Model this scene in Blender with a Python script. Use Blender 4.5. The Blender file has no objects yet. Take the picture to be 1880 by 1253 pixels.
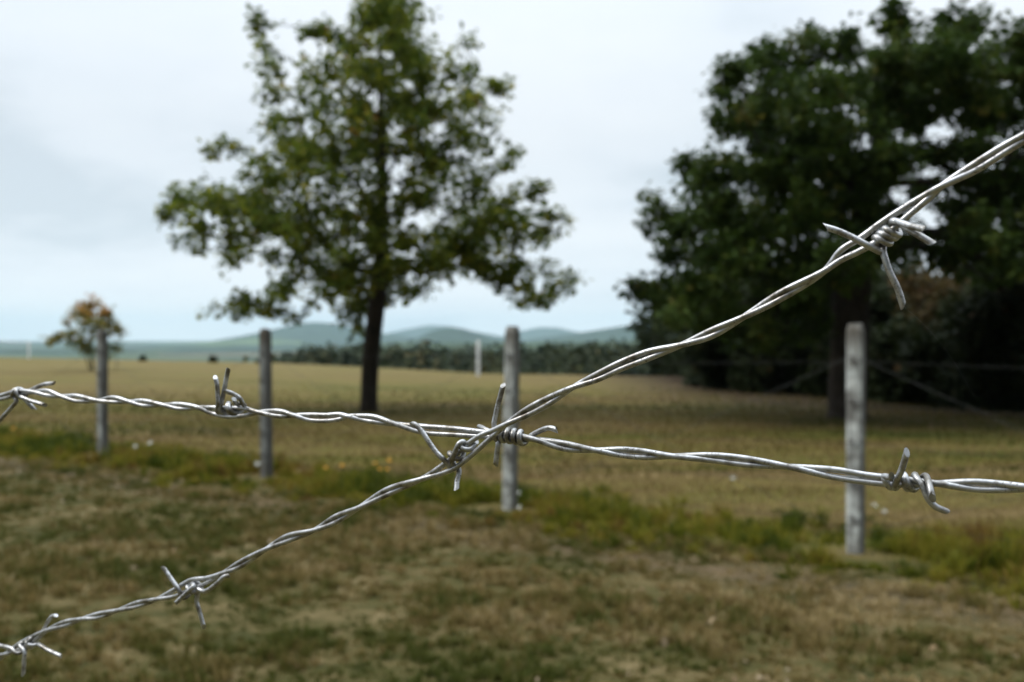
import bpy, math, random
import numpy as np
from mathutils import Vector, Matrix

# ------------------------------------------------------------------ camera
scene = bpy.context.scene
C = scene.collection
CAM_H = 1.42
LENS = 35.0
F = LENS / 36.0 * 1880.0                 # focal length in photograph pixels
PITCH = math.atan(7.5 / F)
cam_d = bpy.data.cameras.new('camera')
cam = bpy.data.objects.new('camera', cam_d)
C.objects.link(cam)
cam.location = (0, 0, CAM_H)
cam.rotation_euler = (math.radians(90) - PITCH, 0, 0)
cam_d.lens = LENS
cam_d.sensor_width = 36.0
cam_d.clip_start = 0.02
cam_d.clip_end = 40000
cam_d.dof.use_dof = True
cam_d.dof.focus_distance = 0.302
cam_d.dof.aperture_fstop = 16.8
scene.camera = cam

# ------------------------------------------------------------------ world, sun, exposure
SUN_EL, SUN_AZ = math.radians(48), math.radians(274)    # azimuth clockwise from +Y (view direction)
world = bpy.data.worlds.new('World')
scene.world = world
world.use_nodes = True
wn, wl = world.node_tree.nodes, world.node_tree.links
wn.clear()
def wnode(t, **kw):
    n = wn.new(t)
    for k, v in kw.items(): setattr(n, k, v)
    return n
out = wnode('ShaderNodeOutputWorld')
sky = wnode('ShaderNodeTexSky', sky_type='NISHITA', sun_disc=False, sun_elevation=SUN_EL, sun_rotation=SUN_AZ,
            air_density=1.0, dust_density=2.0)
bg_sky = wnode('ShaderNodeBackground'); bg_sky.inputs[1].default_value = 0.08
wl.new(sky.outputs[0], bg_sky.inputs[0])
tc = wnode('ShaderNodeTexCoord')
sep = wnode('ShaderNodeSeparateXYZ'); wl.new(tc.outputs['Generated'], sep.inputs[0])
zz = wnode('ShaderNodeMath', operation='MAXIMUM'); wl.new(sep.outputs[2], zz.inputs[0]); zz.inputs[1].default_value = 0.0
za = wnode('ShaderNodeMath', operation='ADD'); wl.new(zz.outputs[0], za.inputs[0]); za.inputs[1].default_value = 0.22
dx = wnode('ShaderNodeMath', operation='DIVIDE'); wl.new(sep.outputs[0], dx.inputs[0]); wl.new(za.outputs[0], dx.inputs[1])
dy = wnode('ShaderNodeMath', operation='DIVIDE'); wl.new(sep.outputs[1], dy.inputs[0]); wl.new(za.outputs[0], dy.inputs[1])
cmb = wnode('ShaderNodeCombineXYZ'); wl.new(dx.outputs[0], cmb.inputs[0]); wl.new(dy.outputs[0], cmb.inputs[1])
n1 = wnode('ShaderNodeTexNoise'); n1.inputs['Scale'].default_value = 0.95; n1.inputs['Detail'].default_value = 5; n1.inputs['Roughness'].default_value = 0.5
mp = wnode('ShaderNodeMapping'); mp.inputs['Location'].default_value = (3.9, 1.3, 0)
wl.new(cmb.outputs[0], mp.inputs[0]); wl.new(mp.outputs[0], n1.inputs['Vector'])
rmp = wnode('ShaderNodeValToRGB')
e = rmp.color_ramp.elements
e[0].position = 0.36; e[0].color = (0.65, 0.73, 0.80, 1)
e[1].position = 0.58; e[1].color = (0.845, 0.90, 0.95, 1)
m_ = rmp.color_ramp.elements.new(0.46); m_.color = (0.785, 0.85, 0.915, 1)
wl.new(n1.outputs[0], rmp.inputs[0])
bg_cl = wnode('ShaderNodeBackground'); bg_cl.inputs[1].default_value = 1.0
wl.new(rmp.outputs[0], bg_cl.inputs[0])
def wmath(op, a, b):
    n = wnode('ShaderNodeMath', operation=op)
    for i, v in enumerate((a, b)):
        if isinstance(v, (int, float)): n.inputs[i].default_value = v
        else: wl.new(v, n.inputs[i])
    return n.outputs[0]
# an overcast sky: brighter overhead than low down, dimming added out of view behind the camera to darken the wires
lum = wmath('ADD', 1.0, wmath('MULTIPLY', wmath('POWER', zz.outputs[0], 2.6), 3.5))
lum = wmath('ADD', lum, wmath('MULTIPLY', wmath('MAXIMUM', wmath('SUBTRACT', 1.0, wmath('MULTIPLY', zz.outputs[0], 5.0)), 0.0), 0.16))
back = wnode('ShaderNodeMapRange'); wl.new(sep.outputs[1], back.inputs[0])
back.inputs[1].default_value = -0.05; back.inputs[2].default_value = -0.8; back.inputs[3].default_value = 1.0; back.inputs[4].default_value = 0.14
wl.new(wmath('MULTIPLY', lum, back.outputs[0]), bg_cl.inputs[1])
mixw = wnode('ShaderNodeMixShader'); mixw.inputs[0].default_value = 0.92
wl.new(bg_sky.outputs[0], mixw.inputs[1]); wl.new(bg_cl.outputs[0], mixw.inputs[2])
wl.new(mixw.outputs[0], out.inputs[0])

sun_d = bpy.data.lights.new('sun', 'SUN')
sun = bpy.data.objects.new('sun', sun_d); C.objects.link(sun)
sun_d.energy = 1.5
sun_d.angle = math.radians(14)
sun_d.color = (1.0, 0.95, 0.88)
to_sun = Vector((math.sin(SUN_AZ) * math.cos(SUN_EL), math.cos(SUN_AZ) * math.cos(SUN_EL), math.sin(SUN_EL)))
sun.rotation_euler = to_sun.to_track_quat('Z', 'Y').to_euler()
sun.location = (0, 0, 60)

scene.view_settings.view_transform = 'Standard'
scene.view_settings.look = 'None'
scene.view_settings.exposure = 0.06
scene.view_settings.gamma = 1.0
scene.view_settings.use_curve_mapping = False
scene.cycles.max_bounces = 8
scene.cycles.volume_bounces = 1

# ------------------------------------------------------------------ helpers
_R = Matrix.Rotation(-PITCH, 3, 'X')
def P(px, py, d):
    """world point at depth d (along the view axis) seen at photograph pixel (px, py)"""
    v = _R @ Vector(((px - 940.0) / F * d, d, (626.5 - py) / F * d))
    return v + Vector((0, 0, CAM_H))
def ground_depth(py):
    return CAM_H * F / (py - 619.0)

def tag(o, label=None, cat=None, group=None, kind=None):
    if label: o['label'] = label
    if cat: o['category'] = cat
    if group: o['group'] = group
    if kind: o['kind'] = kind
    return o
def empty(name, loc):
    o = bpy.data.objects.new(name, None)
    o.empty_display_size = 0.1
    o.location = loc
    C.objects.link(o)
    return o
def mesh_obj(name, verts, faces, mat, parent=None, smooth=False, loc=None, attrs=None):
    me = bpy.data.meshes.new(name)
    verts = np.asarray(verts, dtype=np.float64)
    origin = np.zeros(3)
    if parent is not None: origin = np.array(parent.location)
    elif loc is not None: origin = np.array(loc)
    verts = verts - origin
    me.from_pydata(verts.tolist(), [], faces if isinstance(faces, list) else faces.tolist())
    if smooth is True:
        me.polygons.foreach_set('use_smooth', np.ones(len(me.polygons), dtype=bool))
    elif isinstance(smooth, (list, np.ndarray)):
        me.polygons.foreach_set('use_smooth', np.asarray(smooth, dtype=bool))
    if attrs:
        for k, a in attrs.items():
            at = me.attributes.new(k, 'FLOAT', 'POINT')
            at.data.foreach_set('value', np.asarray(a, dtype=np.float32))
    me.materials.append(mat)
    me.update()
    o = bpy.data.objects.new(name, me)
    C.objects.link(o)
    if parent is not None: o.parent = parent
    elif loc is not None: o.location = loc
    return o

def catmull(pts, n=8):
    pts = [np.array(p, float) for p in pts]
    if len(pts) == 2:
        return [pts[0] + (pts[1] - pts[0]) * k / n for k in range(n + 1)]
    ext = [2 * pts[0] - pts[1]] + pts + [2 * pts[-1] - pts[-2]]
    res = []
    for i in range(1, len(ext) - 2):
        p0, p1, p2, p3 = ext[i - 1], ext[i], ext[i + 1], ext[i + 2]
        t0 = 0; t1 = t0 + max(np.linalg.norm(p1 - p0), 1e-7) ** .5
        t2 = t1 + max(np.linalg.norm(p2 - p1), 1e-7) ** .5; t3 = t2 + max(np.linalg.norm(p3 - p2), 1e-7) ** .5
        for k in range(n):
            t = t1 + (t2 - t1) * k / n
            a1 = (t1 - t) / (t1 - t0) * p0 + (t - t0) / (t1 - t0) * p1
            a2 = (t2 - t) / (t2 - t1) * p1 + (t - t1) / (t2 - t1) * p2
            a3 = (t3 - t) / (t3 - t2) * p2 + (t - t2) / (t3 - t2) * p3
            b1 = (t2 - t) / (t2 - t0) * a1 + (t - t0) / (t2 - t0) * a2
            b2 = (t3 - t) / (t3 - t1) * a2 + (t - t1) / (t3 - t1) * a3
            res.append((t2 - t) / (t2 - t1) * b1 + (t - t1) / (t2 - t1) * b2)
    res.append(pts[-1])
    return res

class MB:
    """collects tubes and boxes into one mesh"""
    def __init__(s): s.v = []; s.f = []; s.s = []
    def tube(s, pts, rad, sides=8, cut0=0.0, cut1=0.0, caps=True, cutdir=0.0):
        pts = [np.array(p, float) for p in pts]
        n = len(pts)
        rad = [rad] * n if np.isscalar(rad) else rad
        T = []
        for i in range(n):
            a = pts[max(i - 1, 0)]; b = pts[min(i + 1, n - 1)]
            d = b - a; L = np.linalg.norm(d)
            T.append(d / L if L > 1e-12 else np.array([0, 0, 1.0]))
        ref = np.array([0, 0, 1.0]) if abs(T[0][2]) < .9 else np.array([1.0, 0, 0])
        u = np.cross(T[0], ref); u /= np.linalg.norm(u)
        base = len(s.v)
        for i in range(n):
            u = u - T[i] * np.dot(u, T[i]); u /= np.linalg.norm(u)
            w = np.cross(T[i], u)
            for k in range(sides):
                a = 2 * math.pi * k / sides
                p = pts[i] + rad[i] * (math.cos(a) * u + math.sin(a) * w)
                if i == 0 and cut0: p = p - T[i] * rad[i] * cut0 * math.cos(a - cutdir)
                if i == n - 1 and cut1: p = p + T[i] * rad[i] * cut1 * math.cos(a - cutdir)
                s.v.append(p)
        for i in range(n - 1):
            for k in range(sides):
                k2 = (k + 1) % sides
                s.f.append([base + i * sides + k, base + i * sides + k2, base + (i + 1) * sides + k2, base + (i + 1) * sides + k])
                s.s.append(True)
        if caps:
            for ring, rev in ((0, True), (n - 1, False)):       # caps get vertices of their own: a crisp cut edge
                b2 = len(s.v)
                for k in range(sides): s.v.append(s.v[base + ring * sides + k].copy())
                idx = [b2 + k for k in range(sides)]
                s.f.append(idx[::-1] if rev else idx); s.s.append(False)
    def box(s, c, ax, ay, az):
        c, ax, ay, az = (np.array(q, float) for q in (c, ax, ay, az))
        b = len(s.v)
        for k in range(8):
            s.v.append(c + (ax if k & 1 else -ax) + (ay if k & 2 else -ay) + (az if k & 4 else -az))
        for q in ((0, 2, 3, 1), (4, 5, 7, 6), (0, 1, 5, 4), (2, 6, 7, 3), (0, 4, 6, 2), (1, 3, 7, 5)):
            s.f.append([b + i for i in q]); s.s.append(False)
    def build(s, name, mat, parent=None, loc=None):
        return mesh_obj(name, np.array(s.v), s.f, mat, parent, s.s, loc)

def hash2(ix, iy, seed):
    h = np.sin(ix * 127.1 + iy * 311.7 + seed * 74.7) * 43758.5453
    return h - np.floor(h)
def vnoise(x, y, seed=0):
    x = np.asarray(x, float); y = np.asarray(y, float)
    ix, iy = np.floor(x), np.floor(y); fx, fy = x - ix, y - iy
    fx = fx * fx * (3 - 2 * fx); fy = fy * fy * (3 - 2 * fy)
    a = hash2(ix, iy, seed); b = hash2(ix + 1, iy, seed); c = hash2(ix, iy + 1, seed); d = hash2(ix + 1, iy + 1, seed)
    return (a * (1 - fx) + b * fx) * (1 - fy) + (c * (1 - fx) + d * fx) * fy
def fbm(x, y, seed=0, o=4):
    t = 0; a = .5; n = 0
    for k in range(o):
        t = t + a * vnoise(x * 2 ** k, y * 2 ** k, seed + k); n += a; a *= .5
    return t / n
def sstep(a, b, x):
    t = np.clip((np.asarray(x, float) - a) / (b - a), 0, 1); return t * t * (3 - 2 * t)

# ------------------------------------------------------------------ materials
def new_mat(name):
    m = bpy.data.materials.new(name); m.use_nodes = True
    nt = m.node_tree; nt.nodes.clear()
    o = nt.nodes.new('ShaderNodeOutputMaterial')
    return m, nt, o
def nd(nt, t, **kw):
    n = nt.nodes.new(t)
    for k, v in kw.items():
        if k.startswith('i_'): n.inputs[k[2:].replace('_', ' ')].default_value = v
        else: setattr(n, k, v)
    return n
def ramp(nt, fac, stops, interp='LINEAR'):
    r = nt.nodes.new('ShaderNodeValToRGB'); r.color_ramp.interpolation = interp
    el = r.color_ramp.elements
    while len(el) < len(stops): el.new(0.5)
    for e_, (p, c) in zip(el, stops):
        e_.position = p; e_.color = (*c, 1) if len(c) == 3 else c
    nt.links.new(fac, r.inputs[0])
    return r.outputs[0]
def noise(nt, vec, scale, detail=4, rough=.55, mapping=None):
    n = nd(nt, 'ShaderNodeTexNoise'); n.inputs['Scale'].default_value = scale
    n.inputs['Detail'].default_value = detail; n.inputs['Roughness'].default_value = rough
    if mapping:
        m = nd(nt, 'ShaderNodeMapping'); m.inputs['Scale'].default_value = mapping[0]
        m.inputs['Rotation'].default_value = mapping[1]
        nt.links.new(vec, m.inputs[0]); vec = m.outputs[0]
    nt.links.new(vec, n.inputs['Vector'])
    return n.outputs[0]
def mixc(nt, fac, a, b):
    m = nd(nt, 'ShaderNodeMix', data_type='RGBA')
    for s_, v in ((m.inputs['Factor'], fac), (m.inputs['A'], a), (m.inputs['B'], b)) if False else ((m.inputs[0], fac), (m.inputs[6], a), (m.inputs[7], b)):
        if isinstance(v, (int, float)): s_.default_value = v
        elif isinstance(v, tuple): s_.default_value = (*v, 1)
        else: nt.links.new(v, s_)
    return m.outputs[2]
def math_(nt, op, a, b=None, c=None):
    m = nd(nt, 'ShaderNodeMath', operation=op)
    for i, v in enumerate((a, b, c)):
        if v is None: continue
        if isinstance(v, (int, float)): m.inputs[i].default_value = v
        else: nt.links.new(v, m.inputs[i])
    return m.outputs[0]
def principled(nt, o, color, rough=.8, metallic=0.0, spec=.3, bump=None, bstr=.3, bdist=.01):
    p = nd(nt, 'ShaderNodeBsdfPrincipled')
    for k, v in (('Base Color', color), ('Roughness', rough), ('Metallic', metallic), ('Specular IOR Level', spec)):
        if isinstance(v, (int, float)): p.inputs[k].default_value = v
        elif isinstance(v, tuple): p.inputs[k].default_value = (*v, 1)
        else: nt.links.new(v, p.inputs[k])
    if bump is not None:
        b = nd(nt, 'ShaderNodeBump'); b.inputs['Strength'].default_value = bstr; b.inputs['Distance'].default_value = bdist
        nt.links.new(bump, b.inputs['Height']); nt.links.new(b.outputs[0], p.inputs['Normal'])
    nt.links.new(p.outputs[0], o.inputs['Surface'])
    return p

def mat_leaf(name, stops, trans=.25, rough=.6, k=1.0):
    stops = [(p_, tuple(c_ * k for c_ in q_)) for p_, q_ in stops]
    m, nt, o = new_mat(name)
    at = nd(nt, 'ShaderNodeAttribute', attribute_name='tint')
    col = ramp(nt, at.outputs['Fac'], stops)
    p = principled(nt, o, col, rough, 0, .10)
    t = nd(nt, 'ShaderNodeBsdfTranslucent'); nt.links.new(col, t.inputs[0])
    mx = nd(nt, 'ShaderNodeMixShader'); mx.inputs[0].default_value = trans
    nt.links.new(p.outputs[0], mx.inputs[1]); nt.links.new(t.outputs[0], mx.inputs[2])
    nt.links.new(mx.outputs[0], o.inputs['Surface'])
    return m
def mat_bark(name, a, b, sc=14):
    m, nt, o = new_mat(name)
    g = nd(nt, 'ShaderNodeNewGeometry').outputs['Position']
    n = noise(nt, g, sc, 6, .6, ((1, 1, .25), (0, 0, 0)))
    principled(nt, o, ramp(nt, n, [(.3, a), (.7, b)]), .9, 0, .2, n, .6, .02)
    return m
def mat_plain(name, col, rough=.6, var=.25, sc=20):
    m, nt, o = new_mat(name)
    g = nd(nt, 'ShaderNodeNewGeometry').outputs['Position']
    n = noise(nt, g, sc, 4)
    a = tuple(c * (1 - var) for c in col); b = tuple(min(1, c * (1 + var)) for c in col)
    principled(nt, o, ramp(nt, n, [(.3, a), (.7, b)]), rough)
    return m

def mat_galv(name, seed=0.0, grime=.47):
    m, nt, o = new_mat(name)
    g = nd(nt, 'ShaderNodeNewGeometry').outputs['Position']
    n1 = noise(nt, g, 260 + seed, 5, .6)
    n2 = noise(nt, g, 1500, 4, .6)
    n3 = noise(nt, g, 90 + seed, 3, .5)
    base = ramp(nt, n1, [(.3, (.36, .36, .355)), (.55, (.49, .495, .505)), (.8, (.60, .605, .62))])
    wth = noise(nt, g, 170 + seed, 4, .6)
    base = mixc(nt, ramp(nt, wth, [(grime, (0, 0, 0)), (grime + .2, (.85, .85, .85))]), base, (.11, .092, .065))
    spots = ramp(nt, n2, [(.56, (0, 0, 0)), (.64, (1, 1, 1))])
    gate = ramp(nt, n3, [(.38, (0, 0, 0)), (.54, (1, 1, 1))])
    fac = math_(nt, 'MULTIPLY', spots, gate)
    fac = math_(nt, 'MULTIPLY', fac, .85)
    col = mixc(nt, fac, base, (.10, .085, .06))
    met = math_(nt, 'SUBTRACT', .84, math_(nt, 'MULTIPLY', fac, .6))
    rough = math_(nt, 'ADD', math_(nt, 'MULTIPLY', n1, .26), .22)
    rough = math_(nt, 'ADD', rough, math_(nt, 'MULTIPLY', fac, .4))
    principled(nt, o, col, rough, met, .5, n2, .25, .00004)
    return m

def mat_post(tone=1.0):
    m, nt, o = new_mat('weathered_post')
    tcn = nd(nt, 'ShaderNodeNewGeometry').outputs['Position']
    n1 = noise(nt, tcn, 9, 6, .62)
    n2 = noise(nt, tcn, 3.2, 3, .5)
    grain = noise(nt, tcn, 40, 4, .6, ((1, 1, .06), (0, 0, 0)))
    col = ramp(nt, n1, [*[(p_, tuple(c_ * tone for c_ in q_)) for p_, q_ in ((.30, (.09, .085, .075)), (.43, (.26, .265, .25)), (.58, (.42, .44, .42)), (.75, (.58, .60, .57)))]])
    col = mixc(nt, ramp(nt, n2, [(.52, (0, 0, 0)), (.66, (.65, .65, .65))]), col, (.12, .11, .10))
    col = mixc(nt, ramp(nt, grain, [(.42, (0, 0, 0)), (.66, (.75, .75, .75))]), col, (.12, .115, .10))
    sp = nd(nt, 'ShaderNodeSeparateXYZ'); nt.links.new(tcn, sp.inputs[0])
    moss = ramp(nt, math_(nt, 'ADD', sp.outputs[2], math_(nt, 'MULTIPLY', n1, .25)), [(.0, (0, 0, 0)), (1.0, (1, 1, 1))])
    mr = nd(nt, 'ShaderNodeMapRange'); mr.inputs[1].default_value = 1.42; mr.inputs[2].default_value = 1.56
    nt.links.new(math_(nt, 'ADD', sp.outputs[2], math_(nt, 'MULTIPLY', n1, .25)), mr.inputs[0])
    col = mixc(nt, math_(nt, 'MULTIPLY', mr.outputs[0], .8), col, (.10, .085, .065))
    # paler on faces turned left towards the camera, darker on the other sides
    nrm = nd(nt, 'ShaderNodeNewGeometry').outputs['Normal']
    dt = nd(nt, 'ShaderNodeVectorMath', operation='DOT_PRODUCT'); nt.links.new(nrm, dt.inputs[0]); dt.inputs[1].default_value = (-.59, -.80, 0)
    face_f = ramp(nt, math_(nt, 'ADD', dt.outputs['Value'], math_(nt, 'MULTIPLY', n1, .5)), [(.62, (1, 1, 1)), (.95, (0, 0, 0))])
    col = mixc(nt, math_(nt, 'MULTIPLY', face_f, .82), col, (.058, .054, .047))
    principled(nt, o, col, .92, 0, .2, n1, .5, .01)
    return m

# fence line of the far fence (through the four posts), used by ground, weeds and wires
POSTS = [(-4.84, 11.77), (-2.49, 10.10), (-0.02, 8.26), (2.28, 6.60)]
FU = np.array([2.28 + 4.84, 6.60 - 11.77]); FU /= np.linalg.norm(FU)
FN = np.array([FU[1], -FU[0]])                      # towards the camera side (left / near)
if FN[1] > 0: FN = -FN
F0 = np.array(POSTS[2])

def mat_ground():
    m, nt, o = new_mat('meadow_ground')
    g = nd(nt, 'ShaderNodeNewGeometry').outputs['Position']
    sp = nd(nt, 'ShaderNodeSeparateXYZ'); nt.links.new(g, sp.inputs[0])
    X, Y = sp.outputs[0], sp.outputs[1]
    # signed distance to the fence line: positive on the camera side
    s = math_(nt, 'ADD', math_(nt, 'MULTIPLY', X, float(FN[0])), math_(nt, 'MULTIPLY', Y, float(FN[1])))
    s = math_(nt, 'SUBTRACT', s, float(FN @ F0))
    # --- near worn turf
    a1 = noise(nt, g, .9, 5, .6, ((1, 1.5, 1), (0, 0, .3)))
    a2 = noise(nt, g, 4.2, 6, .68, ((1, 1.6, 1), (0, 0, .1)))
    a3 = noise(nt, g, 38, 5, .7)
    turf = ramp(nt, math_(nt, 'ADD', math_(nt, 'MULTIPLY', a1, .38), math_(nt, 'MULTIPLY', a2, .62)),
                [(.38, (.032, .036, .009)), (.46, (.070, .064, .020)), (.53, (.115, .090, .036)), (.62, (.21, .16, .08))])
    turf = mixc(nt, ramp(nt, a3, [(.4, (0, 0, 0)), (.75, (.55, .55, .55))]), turf, (.060, .055, .02))
    # --- mown field beyond the fence
    b1 = noise(nt, g, .55, 5, .6, ((.16, 1, 1), (0, 0, -.12)))
    b2 = noise(nt, g, 2.6, 5, .6, ((.22, 1, 1), (0, 0, -.05)))
    b3 = noise(nt, g, 12, 5, .65, ((.5, 1, 1), (0, 0, 0)))
    bb = math_(nt, 'ADD', math_(nt, 'MULTIPLY', b1, .45), math_(nt, 'MULTIPLY', b2, .35))
    bb = math_(nt, 'ADD', bb, math_(nt, 'MULTIPLY', b3, .2))
    field = ramp(nt, bb, [(.40, (.042, .052, .008)), (.46, (.095, .090, .016)), (.50, (.150, .116, .034)),
                          (.545, (.092, .058, .023)), (.62, (.22, .165, .068))])
    # drier, paler towards the far edge of the plateau
    far = nd(nt, 'ShaderNodeMapRange'); nt.links.new(Y, far.inputs[0])
    far.inputs[1].default_value = 16; far.inputs[2].default_value = 46
    field = mixc(nt, math_(nt, 'MULTIPLY', far.outputs[0], .4), field, (.20, .158, .070))
    side = nd(nt, 'ShaderNodeMapRange'); nt.links.new(math_(nt, 'ADD', s, math_(nt, 'MULTIPLY', a2, .5)), side.inputs[0])
    side.inputs[1].default_value = -.1; side.inputs[2].default_value = .6
    col = mixc(nt, side.outputs[0], field, turf)
    # bare brownish-purple earth along the weeds
    strip = nd(nt, 'ShaderNodeMapRange'); nt.links.new(math_(nt, 'ABSOLUTE', math_(nt, 'SUBTRACT', s, 1.0)), strip.inputs[0])
    strip.inputs[1].default_value = .5; strip.inputs[2].default_value = 0.05
    col = mixc(nt, math_(nt, 'MULTIPLY', strip.outputs[0], math_(nt, 'MULTIPLY', a2, .9)), col, (.090, .056, .042))
    # leaf litter, bare soil and painted tree shade under the wood on the right
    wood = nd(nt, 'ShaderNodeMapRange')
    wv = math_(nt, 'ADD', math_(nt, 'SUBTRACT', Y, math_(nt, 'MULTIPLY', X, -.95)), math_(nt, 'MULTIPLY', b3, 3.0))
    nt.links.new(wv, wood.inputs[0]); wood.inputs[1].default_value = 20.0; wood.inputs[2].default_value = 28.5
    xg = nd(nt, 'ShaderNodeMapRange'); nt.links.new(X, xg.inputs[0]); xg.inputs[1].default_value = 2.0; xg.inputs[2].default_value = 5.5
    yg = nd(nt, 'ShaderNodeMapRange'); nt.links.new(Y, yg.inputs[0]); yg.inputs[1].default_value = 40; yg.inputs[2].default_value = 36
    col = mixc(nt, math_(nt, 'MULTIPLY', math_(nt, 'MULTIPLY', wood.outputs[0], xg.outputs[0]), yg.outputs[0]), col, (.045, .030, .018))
    # valley beyond the plateau: fields and pasture
    vv = nd(nt, 'ShaderNodeTexVoronoi'); vv.inputs['Scale'].default_value = .004
    nt.links.new(g, vv.inputs['Vector'])
    vs = nd(nt, 'ShaderNodeSeparateColor'); nt.links.new(vv.outputs['Color'], vs.inputs[0])
    val = ramp(nt, vs.outputs[0], [(.0, (.035, .055, .022)), (.4, (.05, .075, .03)), (.62, (.09, .12, .045)), (.8, (.06, .08, .035)), (1, (.10, .11, .05))], 'CONSTANT')
    vm = nd(nt, 'ShaderNodeMapRange'); nt.links.new(sp.outputs[2], vm.inputs[0]); vm.inputs[1].default_value = -1.0; vm.inputs[2].default_value = -5.0
    col = mixc(nt, vm.outputs[0], col, val)
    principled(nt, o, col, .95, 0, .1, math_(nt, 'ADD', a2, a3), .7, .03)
    return m

def mat_hill(name, forest, fields, amount):
    m, nt, o = new_mat(name)
    g = nd(nt, 'ShaderNodeNewGeometry').outputs['Position']
    n = noise(nt, g, .012, 6, .65)
    n2 = noise(nt, g, .0022, 3, .5)
    fcol = ramp(nt, n, [(.3, tuple(c * .6 for c in forest)), (.7, tuple(c * 1.5 for c in forest))])
    v = nd(nt, 'ShaderNodeTexVoronoi'); v.inputs['Scale'].default_value = .0038
    mp_ = nd(nt, 'ShaderNodeMapping'); mp_.inputs['Scale'].default_value = (.55, 1.0, 2.5)
    nt.links.new(g, mp_.inputs[0]); nt.links.new(mp_.outputs[0], v.inputs['Vector'])
    s = nd(nt, 'ShaderNodeSeparateColor'); nt.links.new(v.outputs['Color'], s.inputs[0])
    fc = ramp(nt, s.outputs[1], [(0, fields[0]), (.35, fields[1]), (.7, fields[2])], 'CONSTANT')
    sp = nd(nt, 'ShaderNodeSeparateXYZ'); nt.links.new(g, sp.inputs[0])
    low = nd(nt, 'ShaderNodeMapRange'); nt.links.new(math_(nt, 'ADD', sp.outputs[2], math_(nt, 'MULTIPLY', n2, 22)), low.inputs[0])
    low.inputs[1].default_value = 16; low.inputs[2].default_value = 4
    gate = ramp(nt, s.outputs[0], [(0, (1, 1, 1)), (amount, (0, 0, 0))], 'CONSTANT')
    col = mixc(nt, math_(nt, 'MULTIPLY', gate, low.outputs[0]), fcol, fc)
    principled(nt, o, col, .95, 0, .1)
    return m

M_GALV = mat_galv('galvanised_wire')
M_BARB = mat_galv('galvanised_barb', 40, .43)
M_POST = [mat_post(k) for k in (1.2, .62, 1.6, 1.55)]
M_OLD = mat_plain('old_fence_wire', (.075, .075, .068), .7, .3, 60)
M_DULL = mat_plain('dull_fence_wire', (.03, .029, .025), .8, .3, 60)
M_DARKIRON = mat_plain('rusty_iron', (.07, .055, .045), .8, .3, 60)
M_WHITE = mat_plain('white_paint', (.72, .74, .74), .5, .06, 8)
M_OAKBARK = mat_bark('oak_bark', (.012, .009, .007), (.045, .036, .027))
M_LEAF1 = mat_leaf('young_oak_leaf', [(0, (.036, .066, .011)), (.4, (.098, .132, .017)), (.72, (.20, .215, .024)), (.94, (.32, .27, .03)), (1, (.26, .13, .03))], .45, .6, 1.15)
M_LEAF2 = mat_leaf('old_oak_leaf', [(0, (.016, .032, .005)), (.5, (.038, .064, .010)), (.85, (.075, .095, .016)), (1, (.12, .105, .02))], .32, .6, 1.3)
M_UNDER = mat_leaf('wood_edge_leaf', [(0, (.010, .016, .005)), (.6, (.018, .026, .007)), (.9, (.040, .036, .012)), (1, (.08, .044, .016))], .2, .6, 1.35)
M_RUSTLEAF = mat_leaf('russet_leaf', [(0, (.05, .05, .015)), (.5, (.09, .065, .024)), (.8, (.12, .075, .03)), (1, (.13, .055, .02))], .4)
M_ROWAN = mat_leaf('rowan_leaf', [(0, (.10, .13, .03)), (.35, (.21, .20, .04)), (.6, (.40, .23, .05)), (1, (.50, .18, .05))], .45)
M_CONIFER = mat_leaf('conifer_needles', [(0, (.012, .022, .012)), (1, (.028, .042, .02))], .08)
M_WOODS = mat_leaf('far_wood_leaf', [(0, (.012, .020, .008)), (.5, (.026, .036, .011)), (.8, (.060, .056, .015)), (1, (.11, .062, .022))], .1, .6, 1.15)
M_STUB = mat_leaf('stubble_blade', [(0, (.050, .070, .008)), (.3, (.105, .108, .016)), (.55, (.20, .155, .045)), (.8, (.17, .105, .04)), (1, (.34, .26, .11))], .3, .6, .78)
M_GRASS = mat_leaf('turf_blade', [(0, (.058, .074, .014)), (.3, (.092, .094, .020)), (.55, (.15, .114, .038)), (.85, (.26, .19, .075)), (1, (.38, .30, .16))], .28, .6, 1.10)
M_WEED = mat_leaf('weed_blade', [(0, (.055, .085, .010)), (.35, (.15, .165, .016)), (.65, (.28, .25, .030)), (.88, (.30, .21, .04)), (1, (.17, .09, .03))], .4, .6, .78)
M_LITTER = mat_leaf('dry_leaf', [(0, (.16, .10, .05)), (.6, (.28, .20, .11)), (1, (.42, .34, .23))], .2, .7)
M_PETALY = mat_plain('yellow_petal', (.50, .25, .012), .6, .1, 60)
M_PETALW = mat_plain('white_petal', (.70, .71, .66), .6, .06, 60)
M_DISC = mat_plain('flower_disc', (.30, .13, .02), .8, .2, 80)
M_STEM = mat_plain('flower_stem', (.07, .09, .02), .7, .2, 60)
M_SILK = mat_plain('spider_silk', (.6, .6, .6), .4, .05, 60)

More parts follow.
